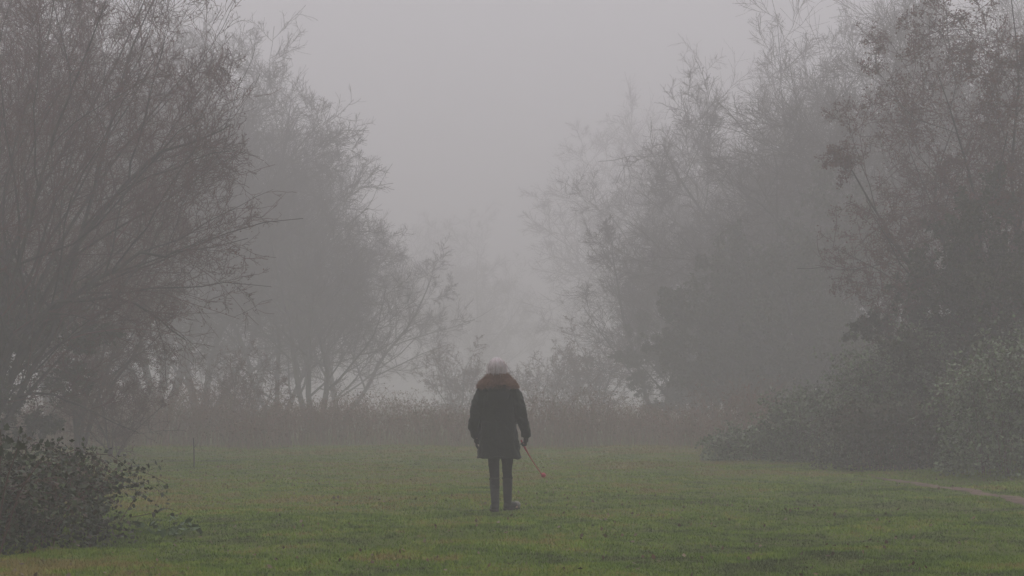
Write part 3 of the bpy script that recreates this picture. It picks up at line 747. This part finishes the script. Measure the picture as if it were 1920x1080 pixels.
    nf = 15000; f = rng.random(nf) * 5.98; i = f.astype(int); w_ = (f - i)[:, None]; pr = np.array(prof)
    q = pr[i] * (1 - w_) + pr[i + 1] * w_; th = rng.uniform(0, 2 * math.pi, nf)
    rd = np.stack([np.cos(th), np.sin(th), np.zeros(nf)], 1)
    base = np.stack([-.004 + q[:, 1] * np.cos(th), .085 + q[:, 2] * np.sin(th), q[:, 0]], 1)
    tuft = .5 + .5 * np.sin(th * 17 + f * 3) * np.sin(f * 7 + th * 5)
    d = norm(rd + rng.normal(size=(nf, 3)) * .5 + np.array([0, 0, -.55])); ln = (.012 + .028 * rng.random(nf) + .026 * tuft)[:, None]
    sd_ = norm(np.cross(d, rng.normal(size=(nf, 3)))) * .0022
    V = np.stack([base - sd_, base + sd_, base + d * ln], 1).reshape(-1, 3)
    A.add(V, None, np.arange(nf * 3).reshape(nf, 3), np.repeat(np.clip(.55 * rng.random(nf) + .45 * tuft, 0, 1), 3))
    link('fur_trim', A.mesh('fur_trim'), M['fur'], co)
    # hair: cap and strands of a short bob
    hc = fuse('hair', [ellipsoid((HEAD[0], HEAD[1] - .014, HEAD[2] + .012), (.088, .10, .108)), ellipsoid((HEAD[0], HEAD[1] - .045, HEAD[2] - .045), (.080, .065, .072))], .006, 4)
    at_ = hc.attributes.new('tint', 'FLOAT', 'POINT'); at_.data.foreach_set('value', np.full(len(hc.vertices), .35, np.float32))
    hr = link('hair', hc, M['hair'], p)
    ns = 900; K = 7
    az = rng.uniform(math.radians(-215), math.radians(35), ns)
    P = []
    for q in range(ns):
        A_ = az[q]; k0 = rng.random() * .5; pts = []
        wob = rng.normal() * .06; off = .002 + .009 * rng.random()
        for k in range(K):
            ph = math.radians(8 + 40 * k0) + (math.radians(112 + 14 * rng.random()) - math.radians(8 + 40 * k0)) * k / (K - 1)
            aa = A_ + wob * k * .5
            x = HEAD[0] + (.088 + off) * math.sin(min(ph, 1.57)) * math.cos(aa); y = HEAD[1] - .014 + (.10 + off) * math.sin(min(ph, 1.57)) * math.sin(aa)
            z = HEAD[2] + .012 + (.108 + off) * math.cos(ph)
            if ph > 1.57: z -= (ph - 1.57) * .075; x += (HEAD[0] - x) * (ph - 1.57) * .35; y += (HEAD[1] - y) * (ph - 1.57) * .2
            pts.append((x, y, z))
        P.append(pts)
    P = np.array(P); P += rng.normal(size=P.shape) * .0012
    V, Q, t = tubes(P, np.full((ns, K), .0022) * np.linspace(1, .5, K)[None], 3, rng); A = Acc(); A.add(V, Q, None, t)
    fly = P[rng.integers(0, ns, 420), 3:, :]; fly = fly + np.cumsum(rng.normal(size=fly.shape) * .007, 1)
    A.add(*tubes(fly, np.full(fly.shape[:2], .0015), 3, rng))
    link('strands', A.mesh('strands'), M['hair'], hr)
    return p
person_obj = person()

def hand(wr, axis, thumb, closed, parent, palm_n):
    """gloved hand: wrist wr, fingers curl about 'axis' through the grip centre"""
    wr = np.array(wr); ax = norm(np.array(axis, float)); dn = np.array([0, 0, -1.]); 
    pn = norm(np.array(palm_n, float))
    g = wr + dn * .075 + pn * .024     # grip centre
    shp = [limb([wr + [0, 0, .03], wr, wr + dn * .035], [.027, .026, .028], 14)]
    side = norm(ax - dn * np.dot(ax, dn)) if abs(np.dot(ax, dn)) < .95 else np.array([0, 1., 0])
    # palm: a flattened pad of overlapping metacarpals
    for k, s in enumerate((-.030, -.010, .010, .030)):
        kn = wr + dn * (.082 - .006 * abs(k - 1.2)) + side * s
        shp.append(limb([wr + side * s * .6 + dn * .01, (wr + side * s * .6 + kn) / 2, kn], [.015, .0145, .0115], 10))
        L = (.072, .080, .075, .060)[k]
        curl = closed; pts = [kn]; d = dn.copy(); 
        for j, fr in enumerate((.45, .32, .23)):
            c_ = curl * (1.25, 1.35, 1.0)[j] * .95 
            d = norm(d * math.cos(c_) + pn * math.sin(c_)) if j == 0 else norm(rot(d, np.cross(dn, pn), c_))
            pts.append(pts[-1] + d * L * fr)
        shp.append(limb(pts, [.0105, .0098, .009, .0075], 10))
    b = wr + dn * .028 + side * thumb * .026
    shp.append(limb([b, b + norm(dn * .6 + side * thumb * .6 + pn * .4) * .032, b + norm(dn * .75 + side * thumb * .35 + pn * .9) * .055, b + norm(dn * .8 + pn * 1.0) * .072], [.0135, .012, .0105, .008], 10))
    me = fuse('glove', shp, .0035, 2)
    return link('glove', me, M['glove'], parent), g
def rot(v, ax, a):
    ax = norm(ax); return v * math.cos(a) + np.cross(ax, v) * math.sin(a) + ax * np.dot(ax, v) * (1 - math.cos(a))
hand(L_wr, (0, 1, 0), 1, .45, person_obj, (1, 0, 0))
rh, grip = hand(R_wr, (0, 1, 0), 1, 1.15, person_obj, (-1, 0, 0))

# ------------------------------------------------------------------ ball thrower
def thrower():
    base = np.array(person_obj.location); g = base + grip
    r = tag(empty('ball_thrower', tuple(g)), 'thin red ball thrower with pink ball, held low in the right hand', 'dog toy')
    end = np.array(W(1016, 889, 20.45)) - g
    st = -norm(end) * .06
    t = np.linspace(0, 1, 14)[:, None]
    P = st * (1 - t) + end * t; sag = np.sin(t[:, 0] * math.pi) * .012; P[:, 2] -= sag; P[:, 0] -= sag * .5
    A = Acc(); V, Q, _ = tubes(P, np.array([.011, .012, .012, .011, .009, .007, .006, .0055, .005, .005, .005, .0055, .006, .007]), 10); A.add(V, Q)
    link('handle', A.mesh('handle', True), M['red'], r)
    # open cup: part of a sphere shell with a fork
    c = end + np.array([.016, 0, -.006]); A = Acc(); V = []; n = 18; m = 7
    up = norm(np.array([-.25, .2, .9]))
    e1 = norm(np.cross(up, [0, 1, .1])); e2 = np.cross(up, e1)
    for i in range(m):
        ph = math.pi - (math.pi * .56) * i / (m - 1)
        for k in range(n):
            a = 2 * math.pi * k / n; V.append(c + .029 * (math.sin(ph) * (math.cos(a) * e1 + math.sin(a) * e2) + math.cos(ph) * up))
    Q = [(i * n + k, i * n + (k + 1) % n, (i + 1) * n + (k + 1) % n, (i + 1) * n + k) for i in range(m - 1) for k in range(n)]
    A.add(np.array(V), np.array(Q)); cup = link('cup', A.mesh('cup', True), M['red'], r)
    so = cup.modifiers.new('s', 'SOLIDIFY'); so.thickness = .003
    A = Acc(); A.add(*ellipsoid(c + up * .004, (.024, .024, .024))); link('ball', A.mesh('ball', True), M['pink'], r)
thrower()

# ------------------------------------------------------------------ haze
def haze():
    bm = bmesh.new(); bmesh.ops.create_cube(bm, size=1)
    me = bpy.data.meshes.new('haze'); bm.to_mesh(me); bm.free()
    m = bpy.data.materials.new('haze'); m.use_nodes = True; nt = m.node_tree; nt.nodes.clear()
    pv = nt.nodes.new('ShaderNodeVolumePrincipled'); out = nt.nodes.new('ShaderNodeOutputMaterial')
    pv.inputs['Color'].default_value = (.93, .913, .932, 1); pv.inputs['Density'].default_value = .0110; pv.inputs['Anisotropy'].default_value = .2
    nt.links.new(pv.outputs[0], out.inputs['Volume'])
    o = link('haze', me, m); o.scale = (620, 620, 33.5); o.location = (0, 0, 15.6)
    tag(o, 'pale grey fog filling the clearing', 'fog', kind='stuff')
haze()
